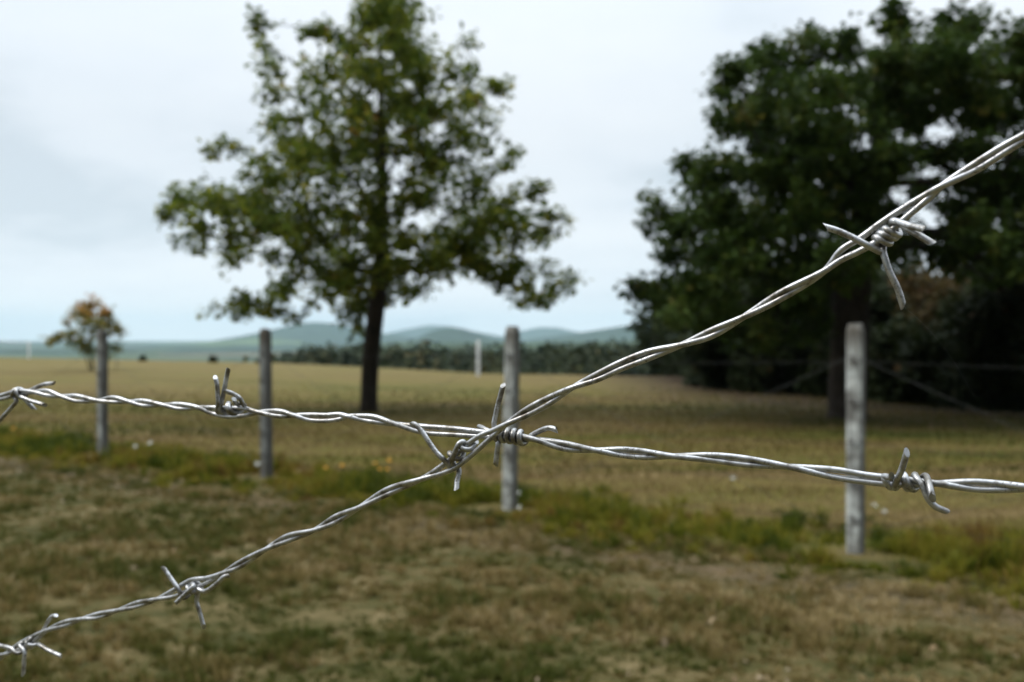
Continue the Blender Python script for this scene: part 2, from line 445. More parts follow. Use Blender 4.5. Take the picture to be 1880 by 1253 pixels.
# ------------------------------------------------------------------ ground sheet, hills
EDGE = np.array([[-9000, 160], [-300, 120], [-60, 78], [-35, 68], [-12.8, 53], [-1.4, 37.5], [6, 34.0], [30, 42], [80, 75], [300, 120], [9000, 160]], float)
def ground_h(x, y):
    ye = np.interp(x, EDGE[:, 0], EDGE[:, 1])
    d = y - ye
    drop = 11.0 * sstep(0, 75, d) + 24.0 * sstep(200, 1400, d)
    near = np.exp(-np.maximum(y - 60, 0) / 60)
    return -drop + near * (.05 * (fbm(x * .22, y * .22, 3) - .5)) * sstep(0.5, 4, np.abs(y) + np.abs(x))
def axis_samples(lim_lo, lim_hi, d0, growth):
    v = [0.0]; d = d0
    while v[-1] < lim_hi: v.append(v[-1] + d); d *= growth
    w = [0.0]; d = d0
    while w[-1] > lim_lo: w.append(w[-1] - d); d *= growth
    return np.array(sorted(set(w + v)))
gx = axis_samples(-9000, 9000, .35, 1.055)
gy = axis_samples(-600, 8800, .35, 1.045)
XX, YY = np.meshgrid(gx, gy, indexing='ij')
ZZ = ground_h(XX, YY)
nx, ny = len(gx), len(gy)
idx = np.arange(nx * ny).reshape(nx, ny)
gf = np.stack([idx[:-1, :-1], idx[1:, :-1], idx[1:, 1:], idx[:-1, 1:]], -1).reshape(-1, 4)
g_o = mesh_obj('ground', np.stack([XX, YY, ZZ], -1).reshape(-1, 3), gf, mat_ground(), smooth=True)
tag(g_o, 'dry brown and green meadow running back to the valley', kind='structure')

def hill(profile, d, front, back, mat, seed, base=-36.0):
    """a ridge whose crest passes through the pixel profile at distance d, sloping down to the valley on both sides"""
    px = np.array([p[0] for p in profile], float); py = np.array([p[1] for p in profile], float)
    u = np.arange(px[0], px[-1] + 1, max(2.0, (px[-1] - px[0]) / 420))
    yy = np.interp(u, px, py)
    k = np.exp(-np.linspace(-2, 2, 13) ** 2); k /= k.sum()
    yy = np.convolve(np.pad(yy, 6, mode='edge'), k, mode='valid')
    crest = np.array([P(a, b, d)[2] for a, b in zip(u, yy)])
    vs = np.concatenate([-np.linspace(1, 0, 26) ** 1.0 * front, np.linspace(0, 1, 12)[1:] * back])
    V, Fc = [], []
    for j, w in enumerate(vs):
        t = abs(w) / (front if w < 0 else back)
        sh = (1 - t) ** 1.25 * (1 - .25 * math.sin(math.pi * t))
        dd = d + w
        X = (u - 940.0) / F * d * (1 + .25 * w / d)
        rough = (fbm(X * .006 + seed, np.full_like(X, dd * .006), seed, 5) - .5)
        Z = base + (crest - base) * sh + rough * (crest - base) * .30 * (t > 0) * min(1, t * 5)
        V.append(np.stack([X, np.full_like(X, dd), Z], -1))
    n = len(u); V = np.concatenate(V)
    ii = np.arange(len(vs) * n).reshape(len(vs), n)
    Fc = np.stack([ii[:-1, :-1], ii[:-1, 1:], ii[1:, 1:], ii[1:, :-1]], -1).reshape(-1, 4)
    o = mesh_obj('hill', V, Fc, mat, smooth=True)
    return o
FIELDS = [(.16, .125, .09), (.09, .13, .05), (.12, .11, .065)]
FOREST = (.022, .042, .024)
mh_far = mat_hill('far_hill', FOREST, FIELDS, .12)
mh_mid = mat_hill('wooded_hill', FOREST, FIELDS, .18)
mh_low = mat_hill('farmed_rise', (.035, .055, .022), FIELDS, .5)
tag(hill([(-900, 640), (-500, 630), (-200, 622), (0, 626), (60, 631), (130, 634), (230, 634), (310, 634), (380, 628), (440, 618), (490, 608), (540, 596), (580, 591), (620, 596), (660, 604), (700, 612), (760, 620), (830, 628), (900, 640)], 4300, 1500, 1200, mh_far, 1),
    'broad blue green hill rising behind the young oak trunk', kind='structure')
tag(hill([(-900, 650), (-200, 642), (100, 643), (300, 646), (480, 642), (640, 635), (760, 640), (850, 650)], 2500, 900, 700, mh_mid, 7),
    'low wooded rise at the foot of the broad blue green hill', kind='structure')
tag(hill([(600, 630), (690, 617), (740, 606), (790, 597), (830, 600), (870, 609), (930, 619), (1000, 630)], 6800, 1500, 1200, mh_far, 3),
    'pale distant hill showing behind the small dark wooded hill', kind='structure')
tag(hill([(700, 640), (755, 626), (785, 611), (805, 604), (825, 601), (848, 603), (875, 611), (905, 621), (960, 629), (1020, 640)], 3000, 900, 700, mh_mid, 4),
    'small dark rounded hill left of the third post', kind='structure')
tag(hill([(850, 632), (925, 617), (960, 607), (990, 601), (1025, 602), (1060, 610), (1130, 619), (1240, 630)], 6800, 1500, 1200, mh_far, 5),
    'pale blue hill just right of the third post', kind='structure')
tag(hill([(880, 640), (960, 627), (1000, 620), (1060, 612), (1150, 598), (1230, 582), (1320, 570), (1450, 562), (1700, 572), (2000, 590), (2500, 620), (3000, 640)], 3400, 1500, 900, mh_mid, 6),
    'long green slope climbing to the right behind the old oak', kind='structure')
tag(hill([(540, 652), (640, 636), (730, 628), (860, 630), (1000, 629), (1150, 627), (1350, 624), (1700, 628), (2300, 645)], 1700, 700, 500, mh_low, 9),
    'low farmland rise with beige and green fields', kind='structure')

# ------------------------------------------------------------------ foreground barbed wires
def zw1(x): return 1.0 / (2.294 + (x - 45) * .000868)
def zw2(x): return 1.0 / (2.25 + (x - 45) * .001006)
R_S = .00088          # strand radius
R_B = .00088          # barb radius
def px3(px, py, z, dz=0.0):
    return np.array(P(px, py, z - dz / 1000.0))
W1 = [('x', -30, 736), ('m', 8, 724.5, 732), ('m', 30, 718, 725), ('x', 61, 720), ('m', 87, 717.5, 726.4), ('x', 112, 728), ('m', 140, 727, 736.6), ('x', 179, 736),
      ('m', 208, 730, 738.5), ('x', 237, 738), ('m', 262, 736, 745), ('x', 299, 744), ('m', 330, 742.3, 751), ('x', 364, 748.7),
      ('m', 386, 748.5, 758), ('m', 418, 750, 765.5), ('m', 447, 750, 763.5), ('x', 474.5, 757.5), ('m', 513, 755, 764.5), ('x', 539.6, 763),
      ('m', 568, 762, 771.5), ('m', 600, 762.6, 773), ('m', 624, 761.3, 770), ('x', 639, 765), ('m', 662, 764, 770.5), ('m', 687, 765.5, 775), ('x', 726, 779),
      ('m', 775, 783, 794), ('m', 838.7, 788, 798.8), ('m', 890, 794, 802), ('m', 935, 797, 804), ('x', 979, 806.5), ('m', 1036, 814.2, 824.5), ('x', 1091.7, 827),
      ('m', 1139.6, 825.4, 836), ('m', 1179.5, 828.6, 840), ('x', 1235, 838), ('m', 1308, 836, 845.5), ('m', 1371.7, 842.2, 853.8), ('x', 1448, 857.3),
      ('m', 1531, 862.5, 876.5), ('m', 1594, 873, 885.5), ('m', 1650, 879, 890), ('x', 1719, 888), ('m', 1784, 885, 898), ('m', 1830, 888, 900), ('x', 1900, 897)]
W2 = [('x', 8, 1202), ('m', 28, 1187, 1195.5), ('m', 46, 1176, 1186.5), ('m', 64, 1167, 1176), ('x', 88, 1157), ('m', 118.7, 1142, 1149.5), ('x', 150.6, 1137), ('m', 179, 1127.4, 1135), ('x', 217, 1121),
      ('m', 251, 1107, 1114.5), ('x', 287, 1101), ('m', 321, 1082.5, 1095), ('m', 350, 1065.5, 1083), ('m', 380, 1061.5, 1070.5), ('x', 410, 1052.5),
      ('m', 440, 1032.5, 1041.5), ('x', 487.8, 1009), ('m', 527.7, 984, 994), ('x', 577, 974), ('m', 615.4, 948.6, 959.8), ('x', 660, 932),
      ('m', 712, 898, 908), ('x', 772.4, 880.5), ('m', 795, 867, 874), ('m', 830, 841, 862.5), ('m', 855, 818.5, 845), ('m', 880, 801, 823.5), ('m', 903, 791.5, 802.5), ('x', 930, 779),
      ('m', 968, 750.8, 762.8), ('m', 1007.8, 730, 742), ('x', 1052, 711.7), ('m', 1095.5, 687.3, 698), ('m', 1143.4, 663.5, 676.6), ('m', 1191, 645.5, 658.5), ('x', 1251.7, 633.4),
      ('m', 1307, 606.3, 617.5), ('x', 1364.7, 582.7), ('m', 1429.8, 539.3, 551.3), ('x', 1514, 497.5),
      ('m', 1544, 460, 477.5), ('m', 1579, 438, 461), ('m', 1620, 408, 437), ('m', 1660, 382, 402.5), ('m', 1699, 358.5, 369.5), ('x', 1728.5, 342.3), ('m', 1788, 302, 315), ('m', 1849.6, 264.2, 277.5), ('x', 1950, 212)]
def strands(W, zf, left_len, right_len):
    A, B = [], []
    up = 0                                   # 0: A is the upper strand
    for it in W:
        if it[0] == 'x':
            _, x, y = it; z = zf(x); d = R_S * 1000 * 1.02
            f, b = px3(x, y, z, d), px3(x, y, z, -d)
            if up == 0: A.append(f); B.append(b)
            else: A.append(b); B.append(f)
            up = 1 - up
        else:
            _, x, yu, yl = it; z = zf(x)
            hi, lo = px3(x, yu, z), px3(x, yl, z)
            if up == 0: A.append(hi); B.append(lo)
            else: A.append(lo); B.append(hi)
    A, B = np.array(A), np.array(B)
    M = (A + B) / 2
    def ext(i0, i1, length, half):           # carry the twist on beyond the frame along the line of the wire
        c = M[i0]; w = c - M[i1]; w /= np.linalg.norm(w)
        a = A[i0] - c; a /= np.linalg.norm(a); a -= w * np.dot(a, w); a /= np.linalg.norm(a)
        b = np.cross(w, a)
        n = int(length / half * 4); ea, eb = [], []
        for k in range(1, n):
            th = k * math.pi / 4
            s = c + w * half * k / 4
            q = R_S * 1.03 * (math.cos(th) * a + math.sin(th) * b)
            ea.append(s + q); eb.append(s - q)
        return ea, eb
    ea, eb = ext(0, 6, left_len, .0115)
    fa, fb = ext(-1, -6, right_len, .0175)
    return ea[::-1] + list(A) + fa, eb[::-1] + list(B) + fb

def barb(name, zf, axis, Rc, wires, parent):
    (x0, y0), (x1, y1) = axis
    a, b = px3(x0, y0, zf(x0)), px3(x1, y1, zf(x1))
    w = (b - a) / np.linalg.norm(b - a)
    front = np.array(cam.location) - (a + b) / 2; front /= np.linalg.norm(front)
    front -= w * np.dot(front, w); front /= np.linalg.norm(front)
    upv = np.cross(front, w)
    if upv[2] < 0: upv = -upv
    mb = MB()
    for k, (leg0, th0, th1, t0, t1, leg1) in enumerate(wires):
        mid = []
        if th0 is None:                                   # no coil: the wire follows its own points
            th0 = th1 = t0 = t1 = 0.0; n = -1
        else: n = max(6, int(abs(th1 - th0) / 30))
        for i in range(n + 1):
            q = i / n; th = math.radians(th0 + (th1 - th0) * q); t = t0 + (t1 - t0) * q
            mid.append(a + (b - a) * t + Rc / 1000 * (math.cos(th) * upv + math.sin(th) * front))
        L0 = [px3(p[0], p[1], zf(p[0]), p[2]) for p in leg0]
        L1 = [px3(p[0], p[1], zf(p[0]), p[2]) for p in leg1]
        pts = catmull(L0 + mid + L1, 5)
        rng = random.Random(int(x0) * 7 + k)
        mb.tube(pts, R_B, 14, cut0=rng.uniform(.8, 1.5), cut1=rng.uniform(.8, 1.5), cutdir=rng.uniform(0, 6.28))
    return mb.build(name, M_BARB, parent)

def barbed_wire(W, zf, label, barbs, ll, rl):
    c = P(940, 800, zf(940))
    t = empty('barbed_wire', c)
    tag(t, label, 'barbed wire', 'crossing barbed wires in front')
    for S in strands(W, zf, ll, rl):
        mb = MB(); mb.tube(catmull(S, 7), R_S, 14)
        mb.build('strand', M_GALV, t)
    for bdef in barbs: barb('barb', zf, *bdef, t)
    return t

B1 = (((20, 722), (44, 722)), 1.85, [
    ([(-14, 788, 3), (0, 772, 3), (18, 752, 2.6), (30, 737, 1.6)], 170, 630, .35, .95, [(61, 714.5, -2), (80, 706.5, -2.5), (99, 704, -3)]),
    ([(63, 752, -1), (52, 740, 0), (43, 731, .5)], 190, 545, .95, .2, [(38, 729, 1.5), (53, 735, 2), (82, 744, 2.4)])])
B2 = (((403, 749.5), (446, 750.5)), 1.85, [
    ([(395.5, 694, 3.2), (398.3, 705, 3.2), (399.5, 722, 3), (400.5, 740, 3)], 150, 660, 0, .95, [(446, 742, 1), (441, 732.5, 2.5), (428, 723.5, 4.5), (414, 718.6, 7)]),
    ([(419, 679, 0), (415, 698, 0), (411.6, 717.5, .5), (407.3, 737, 1.5)], 130, 738, .13, .8, [(432, 739, 4), (430, 733, 8)])])
B3 = (((910, 796.5), (962, 804.5)), 1.95, [
    ([(923.5, 708, 1), (919, 726, 1), (914, 745, 1), (909.5, 765, 1), (907, 779, 1.2)], 40, 1665, 0, 1.0, [(972, 803, -2), (995, 790, -1), (1010, 786.2, 0), (1022, 790, .5)]),
    ([(882, 784, -7), (891, 789, -4)], 270, 545, 0, .1, [(914.5, 815, 1), (912.5, 833, 1), (910, 853.5, 1)])])
B4 = (((1624, 880.5), (1712, 889)), 2.0, [
    ([(1665, 831, 6), (1656, 861, 4.5)], 160, 760, .22, .66, [(1694, 893, 2.8), (1704, 916, 3), (1717, 930, 2.6), (1734, 938, 2)]),
    ([(1637, 874, 6), (1634, 877, 4)], 70, 735, .0, .86, [(1706, 890, 4), (1712, 915, 6)])])
B5 = (((34, 1193), (66, 1176)), 1.8, [
    ([(-18, 1180, 2), (0, 1185.5, 2), (22, 1191.5, 2)], 120, 545, 0, 1, [(72, 1184, 1), (89, 1194.5, 2), (112, 1205, 2.5)]),
    ([(102, 1130, -3), (95, 1133, -2.8), (88, 1142, -2.5), (77, 1162, -2.2)], 300, 760, .95, .3, [(45, 1196, 3.8), (44, 1215, 4.5), (43, 1237, 5)])])
B6 = (((333, 1092), (368, 1074)), 1.8, [
    ([(300.5, 1043, 4), (315, 1064, 3.5), (328, 1083, 3)], 150, 545, .1, .75, [(361, 1104, -.5), (366, 1122, -1), (374, 1151, -2)]),
    ([(322.5, 1108, 8), (340, 1091, 6), (355.7, 1076, 3.6)], 20, -240, .72, .95, [(374, 1086, 2.8), (386, 1081, 3), (402, 1068, 2.6), (411, 1059.6, 2), (420, 1057, 1.5)])])
B7 = (((820, 850), (857, 820)), 1.85, [
    ([(757.5, 777, 4), (768, 784.5, 4), (799.6, 828.6, 3), (813, 842.5, 2.6)], 170, 810, .05, .95, [(865, 824, 0), (875, 811, -2)]),
    ([(838, 898, 1), (839.3, 884, -.5), (843, 867, -2), (840, 857, -2), (832, 853, .5), (829.5, 845, 2.6), (836, 829, 3.4), (843, 815, 3), (850, 811.5, 1.4), (855, 817, -.6), (851, 828, -1.8)], None, None, None, None, [])])
B8 = (((1601, 459), (1652, 412)), 1.9, [
    ([(1517, 418, 5), (1534, 423, 4.6), (1560, 434, 3.8), (1593, 451, 3)], 170, 1080, .12, .95, [(1669, 414.5, 5), (1696, 421, 8)]),
    ([(1658, 561, -1), (1648, 530, -.5), (1632, 496, 0)], 180, 790, .2, 1, [(1680, 428, 4), (1710, 446, 5)])])
barbed_wire(W1, zw1, 'silver barbed wire running nearly level from the left edge to the right edge', [B1, B2, B3, B4], 1.3, .8)
barbed_wire(W2, zw2, 'silver barbed wire climbing steeply from the lower left corner to the upper right', [B5, B6, B7, B8], 1.3, .9)
mb = MB(); mb.tube(catmull([px3(1658, 562, zw2(1657), 1), px3(1700, 600, zw2(1657), 2), px3(1745, 655, zw2(1657), 2), px3(1790, 730, zw2(1657), 2)], 6), .000004, 5)
tag(mb.build('spider_thread', M_SILK), 'fine spider thread trailing from the topmost barb', 'spider thread')

# ------------------------------------------------------------------ far fence: posts and wires
PH = 1.5; PW = .102
u3 = np.array([FU[0], FU[1], 0]); n3 = np.array([FN[0], FN[1], 0]); z3 = np.array([0, 0, 1.0])
LEVELS = [.22, .46, .72, .98, 1.26]
POST_LABELS = ['slim grey square post in front of the small russet tree',
               'dark grey square post standing between the small tree and the young oak trunk',
               'pale grey square post with a brown mossy top behind the crossing wires',
               'whitish blotched square post in front of the dark old oak']
for i, (x, y) in enumerate(POSTS):
    t = empty('fence_post', (x, y, 0))
    tag(t, POST_LABELS[i], 'fence post', 'square posts of the far fence')
    V, Fc = [], []
    rng = random.Random(50 + i)
    lean = np.array([rng.uniform(-.018, .018), rng.uniform(-.018, .018), 0])
    hs = list(np.linspace(-.25, PH - .05, 36)) + [PH - .03, PH - .012, PH - .003, PH]
    ch = .014
    prof = [(-1, -1 + ch / PW * 2), (-1 + ch / PW * 2, -1), (1 - ch / PW * 2, -1), (1, -1 + ch / PW * 2), (1, 1 - ch / PW * 2), (1 - ch / PW * 2, 1), (-1 + ch / PW * 2, 1), (-1, 1 - ch / PW * 2)]
    for h in hs:
        k = 1.0
        if h > PH - .06: k = 1 - .30 * max(0, (h - (PH - .06)) / .06) ** 2.2
        for j, (pa, pb) in enumerate(prof):
            wob = 1 + .05 * (vnoise(h * 6 + j * 3.1, i * 5.3, 2) - .5) + .03 * (vnoise(h * 30 + j * 7, i * 2.1, 5) - .5)
            V.append(np.array([x, y, h + (.012 * math.sin(j * 1.7 + i) if h > PH - .02 else 0)]) + lean * h + (u3 * pa + n3 * pb) * PW / 2 * k * wob)
    m8 = len(prof)
    for a in range(len(hs) - 1):
        for j in range(m8):
            j2 = (j + 1) % m8
            Fc.append([a * m8 + j, a * m8 + j2, (a + 1) * m8 + j2, (a + 1) * m8 + j])
    Fc.append([(len(hs) - 1) * m8 + j for j in range(m8)])
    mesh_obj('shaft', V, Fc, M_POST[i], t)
    for lv in LEVELS:
        c0 = np.array([x, y, lv]) + lean * lv + n3 * (PW / 2 + .002)
        mb = MB(); mb.tube(catmull([c0 + u3 * -.03 + z3 * .02, c0 + n3 * .008 + z3 * .02, c0 + n3 * .012, c0 + n3 * .008 - z3 * .02, c0 + u3 * .03 - z3 * .02], 4), .0035, 6)
        mb.build('staple', M_DARKIRON, t)
LV_NAMES = ['lowest', 'second lowest', 'middle', 'second highest', 'topmost']
pA = np.array([*(np.array(POSTS[0]) - FU * 3.4), 0]); pB = np.array([*(np.array(POSTS[3]) + FU * 3.0), 0])
for k, lv in enumerate(LEVELS):
    stations = [pA] + [np.array([*q, 0]) for q in POSTS] + [pB]
    pts = []
    for a, b in zip(stations[:-1], stations[1:]):
        for q in range(12):
            s = q / 12
            pts.append(a + (b - a) * s + z3 * (lv - .03 * math.sin(math.pi * s)) + n3 * (PW / 2 + .008))
    pts.append(stations[-1] + z3 * lv + n3 * (PW / 2 + .008))
    mb = MB()
    for ph in (0, math.pi):
        sp = catmull(pts, 4)
        sp = [p + .0016 * (math.cos(j * .9 + ph) * z3 + math.sin(j * .9 + ph) * n3) for j, p in enumerate(sp)]
        mb.tube(sp, .0011, 5)
    o = mb.build('fence_wire', M_DULL, loc=tuple(stations[3] + z3 * lv))
    tag(o, f'thin grey wire, {LV_NAMES[k]} of the level wires strung along the far posts', 'fence wire', 'level wires of the far fence')
stations = [pA] + [np.array([*q, 0]) for q in POSTS] + [pB]
GAPS = ['left of the slim post by the russet tree', 'between the two leftmost posts', 'between the dark post and the mossy topped one', 'between the mossy topped post and the whitish post', 'right of the whitish blotched post']
for k in range(5):
    for r, (h0, h1) in enumerate(((.12, 1.30), (1.30, .12))):
        a, b = stations[k], stations[k + 1]
        off = n3 * (PW / 2 + (.016 if r else .024))
        pts = [a + (b - a) * s + z3 * (h0 + (h1 - h0) * s - .05 * math.sin(math.pi * s)) + off for s in np.linspace(0, 1, 14)]
        mb = MB()
        for ph in (0, math.pi):
            sp = catmull(pts, 6)
            mb.tube([p + .0018 * (math.cos(j * .8 + ph) * z3 + math.sin(j * .8 + ph) * n3) for j, p in enumerate(sp)], .0009, 5)
        o = mb.build('diagonal_wire', M_OLD, loc=tuple((a + b) / 2 + z3 * .7))
        tag(o, f'pale diagonal wire {"falling" if r else "rising"} to the right {GAPS[k]}', 'fence wire', 'diagonal wires of the far fence')

# ------------------------------------------------------------------ white poles in the field
for (px, yt, yb, label) in ((878, 624, 690, 'white pole in the field left of the mossy topped post'), (53, 626, 658, 'white pole far off near the left edge of the field')):
    d = ground_depth(yb)
    b = P(px, yb, d); h = (yb - yt) / F * d
    z0 = float(ground_h(np.array([b.x]), np.array([b.y]))[0])
    t = empty('white_pole', (b.x, b.y, z0))
    tag(t, label, 'pole', 'white poles in the field')
    mb = MB(); mb.tube([(b.x, b.y, z0 - .3), (b.x, b.y, z0 + h - .02), (b.x, b.y, z0 + h)], [.066, .064, .055], 14)
    mb.build('shaft', M_WHITE, t)

# ------------------------------------------------------------------ trees
def leaves_mesh(centers, dirs, sizes, tints, rng, droop=.3):
    n = len(centers)
    q = rng.normal(size=(n, 3)); q[:, 2] *= .6
    ax = dirs * .6 + q * .7; ax[:, 2] -= droop
    ax /= np.linalg.norm(ax, axis=1)[:, None]
    nr = rng.normal(size=(n, 3)); nr[:, 2] = np.abs(nr[:, 2]) + 1.1
    sd = np.cross(ax, nr); sd /= np.linalg.norm(sd, axis=1)[:, None] + 1e-9
    nm = np.cross(sd, ax)
    L = sizes[:, None]; W = L * rng.uniform(.5, .75, size=(n, 1))
    fold = W * rng.uniform(.05, .25, size=(n, 1))
    v0 = centers
    l1 = centers + ax * L * .35 - sd * W * .36 + nm * fold * .7
    l2 = centers + ax * L * .72 - sd * W * .5 + nm * fold
    tp = centers + ax * L
    r2 = centers + ax * L * .72 + sd * W * .5 + nm * fold
    r1 = centers + ax * L * .35 + sd * W * .36 + nm * fold * .7
    V = np.stack([v0, l1, l2, tp, r2, r1], 1).reshape(-1, 3)
    b = np.arange(n)[:, None] * 6
    Fc = np.concatenate([b + np.array([[0, 3, 2, 1]]), b + np.array([[0, 5, 4, 3]])], 0)
    return V, Fc, np.repeat(tints, 6)

def build_tree(name, label, cat, base, trunk_px, depth, lobes, n_attr, n_leaf, leaf, m_leaf, m_bark, seed, r_base, crown_depth, tint_fn=None, group=None, twig=.006, sparse=None, stems=None, cluster=.16):
    """trunk and limbs grown out to points spread through the crown's volume, leaves set round every twig end.
    lobes: (px, py, radius px[, weight]) seen at the tree's own distance; each gets its own distance and real size"""
    rng = np.random.default_rng(seed)
    k = depth / F
    cx = sum(l[0] for l in lobes) / len(lobes)
    halfw = max(abs(l[0] - cx) + l[2] for l in lobes)
    pts, wts = [], []
    for l in lobes:
        w = l[3] if len(l) > 3 else 1.0
        rel = min(1, abs(l[0] - cx) / halfw)
        spread = crown_depth * math.sqrt(max(.05, 1 - rel ** 2))
        copies = 1 if l[2] < 45 else (2 if l[2] < 75 else 3)
        for c in range(copies):
            off = rng.uniform(-1, 1) * spread if copies == 1 else (-1 + 2 * (c + rng.uniform(.2, .8)) / copies) * spread
            pc = np.array(P(l[0], l[1], depth)) ; pc[1] += off
            # keep angular placement when moved in depth
            s = (depth + off) / depth
            pc[0] *= s; pc[2] = CAM_H + (pc[2] - CAM_H) * s
            pts.append((pc, l[2] * k * s)); wts.append(w * l[2] ** 2 / copies)
    wts = np.array(wts) / sum(wts)
    cnt = np.maximum(2, np.round(wts * n_attr)).astype(int)
    attr = []
    for (pc, r), c in zip(pts, cnt):
        for _ in range(c):
            d = rng.normal(size=3); d /= np.linalg.norm(d)
            attr.append(pc + d * r * rng.uniform(.15, 1) ** .6 * .88 * np.array([1, 1.1, .95]))
    attr = np.array(attr)
    # --- skeleton
    nodes, par, plen = [], [], []
    trunks = [trunk_px] + (stems or [])
    heads = []
    for tr in trunks:
        tp = catmull([np.array(P(a, b, depth)) + np.array([0, q[0] if q else 0, 0]) for a, b, *q in tr], 5)
        prev = -1
        for p in tp:
            nodes.append(p); par.append(prev); plen.append(0 if prev < 0 else plen[prev] + np.linalg.norm(p - nodes[prev]) * .35)
            prev = len(nodes) - 1
    ntr = len(nodes)
    low = [j for j in range(ntr) if nodes[j][2] > nodes[0][2] + .32 * (max(q[2] for q in nodes[:ntr]) - nodes[0][2])]
    ok = set(low)
    order = np.argsort([min(np.linalg.norm(a - nodes[j]) for j in low) for a in attr])
    cap = ntr + len(attr) * 5
    NP = np.zeros((cap, 3)); PL = np.full(cap, 1e9); n = ntr
    NP[:ntr] = nodes
    for j in low: PL[j] = plen[j]
    tips = []
    for i in order:
        a = attr[i]
        dist = np.linalg.norm(NP[:n] - a, axis=1)
        rise = np.maximum(0, NP[:n, 2] - a[2]) * .6
        j = int(np.argmin(dist + .28 * PL[:n] + rise))
        seg = max(1, min(4, int(dist[j] / .28)))
        p0 = NP[j].copy(); prev = j
        side = rng.normal(size=3) * dist[j] * .08
        for q in range(1, seg + 1):
            s = q / seg
            p = p0 + (a - p0) * s + side * math.sin(math.pi * s) + np.array([0, 0, .10 * dist[j] * math.sin(math.pi * s)])
            NP[n] = p; par.append(prev); PL[n] = (PL[prev] if PL[prev] < 1e8 else 0) + np.linalg.norm(p - NP[prev]); prev = n; n += 1
        tips.append(prev)
    NP = NP[:n]
    load = np.zeros(n)
    for t in tips: load[t] += 1
    for j in range(n - 1, -1, -1):
        if par[j] >= 0: load[par[j]] += load[j]
    tot = max(load[0], 1)
    rad = np.maximum(twig, r_base * (np.maximum(load, .5) / tot) ** .52)
    z0 = nodes[0][2]
    e0 = empty(name, (float(nodes[0][0]), float(nodes[0][1]), float(base)))
    tag(e0, label, cat, group)
    kids = [[] for _ in range(n)]
    for j in range(n):
        if par[j] >= 0: kids[par[j]].append(j)
    mb = MB()
    roots = [j for j in range(n) if par[j] < 0]
    stack = [(None, j) for j in roots]
    while stack:
        pj, j = stack.pop()
        chain = ([pj] if pj is not None else []) + [j]
        while kids[chain[-1]]:
            ks = sorted(kids[chain[-1]], key=lambda q: -load[q])
            for q in ks[1:]: stack.append((chain[-1], q))
            chain.append(ks[0])
        if len(chain) < 2: continue
        rr = [rad[q] for q in chain]
        if pj is not None: rr[0] = min(rr[0], rad[j] * 1.25)
        pp = [NP[q] for q in chain]
        if pj is None:                                   # root flare, foot sunk in the ground
            pp = [pp[0] - np.array([0, 0, .25])] + pp
            rr = [rr[0] * 1.5] + rr; rr[1] *= 1.25
        mb.tube(pp, rr, 9 if rr[0] > .05 else 5, caps=False)
    mb.build('trunk', m_bark, e0)
    # --- leaves
    per = rng.multinomial(n_leaf, np.full(len(tips), 1 / len(tips)) * 1.0)
    cen, dr, tn = [], [], []
    tt = rng.normal(0, .15, len(tips))
    for t, c, tb in zip(tips, per, tt):
        c = int(c * rng.uniform(.4, 1.6))
        if c == 0: continue
        p = NP[t]; q = NP[par[t]] if par[t] >= 0 else p - np.array([0, 0, .1])
        ax = p - q; L = np.linalg.norm(ax) + 1e-6; ax = ax / L
        s = rng.uniform(-.9, .45, size=(c, 1))
        off = rng.normal(size=(c, 3)); off /= np.linalg.norm(off, axis=1)[:, None]
        off *= cluster * rng.uniform(.75, 1.35) * rng.uniform(0, 1, (c, 1)) ** .42 * np.array([1, 1, .8])
        cen.append(p + ax * s * min(L, .5) + off)
        dr.append(off / (np.linalg.norm(off, axis=1)[:, None] + 1e-6))
        base_t = tint_fn(p) if tint_fn else .40
        tn.append(np.clip(base_t + tb + rng.normal(0, .16, c), 0, 1))
    cen = np.concatenate(cen); dr = np.concatenate(dr); tn = np.concatenate(tn)
    sz = leaf * rng.uniform(.6, 1.3, len(cen))
    V, Fc, T = leaves_mesh(cen, dr, sz, tn, rng)
    mesh_obj('crown', V, Fc, m_leaf, e0, attrs={'tint': T})
    return e0

T1 = [(700, 10, 55), (690, 70, 70), (745, 50, 50), (770, 100, 45), (600, 70, 30, .8), (575, 55, 18), (470, 48, 20), (482, 85, 22), (487, 125, 22), (497, 170, 24), (640, 150, 70), (560, 150, 42, .8), (740, 150, 75),
      (850, 110, 38), (912, 150, 32), (880, 195, 40, .8), (820, 200, 60, .8), (720, 240, 80), (630, 250, 75), (530, 240, 58, .8), (500, 215, 30), (570, 320, 75), (480, 320, 50), (410, 275, 34, .8), (450, 390, 58), (390, 360, 40),
      (335, 375, 38), (308, 395, 24), (350, 425, 40), (420, 465, 42), (500, 420, 72), (600, 420, 82), (700, 370, 88), (800, 350, 62, .8), (700, 470, 66), (880, 330, 45, .7), (930, 285, 28, .7), (920, 395, 50), (975, 355, 28),
      (965, 415, 46), (1010, 410, 28), (860, 440, 72), (900, 490, 52), (955, 510, 48), (1020, 515, 34), (1058, 505, 16, .8), (1005, 555, 20), (800, 460, 66), (650, 500, 50), (690, 530, 34), (650, 580, 28), (665, 610, 18), (840, 275, 46, .8), (795, 290, 46), (885, 262, 32, .6), (630, 550, 28, .6), (745, 500, 30, .7), (590, 500, 30, .7), (520, 520, 26, .8), (462, 560, 20, .9), (625, 530, 34, .8), (655, 560, 30, .9), (735, 535, 26, .6), (500, 565, 18, .8), (560, 480, 40, .7),
      (500, 540, 22, .7), (430, 562, 22), (392, 567, 14), (480, 572, 16), (610, 545, 34, .5), (770, 525, 26, .4), (540, 590, 14, .3)]
d1 = ground_depth(757)
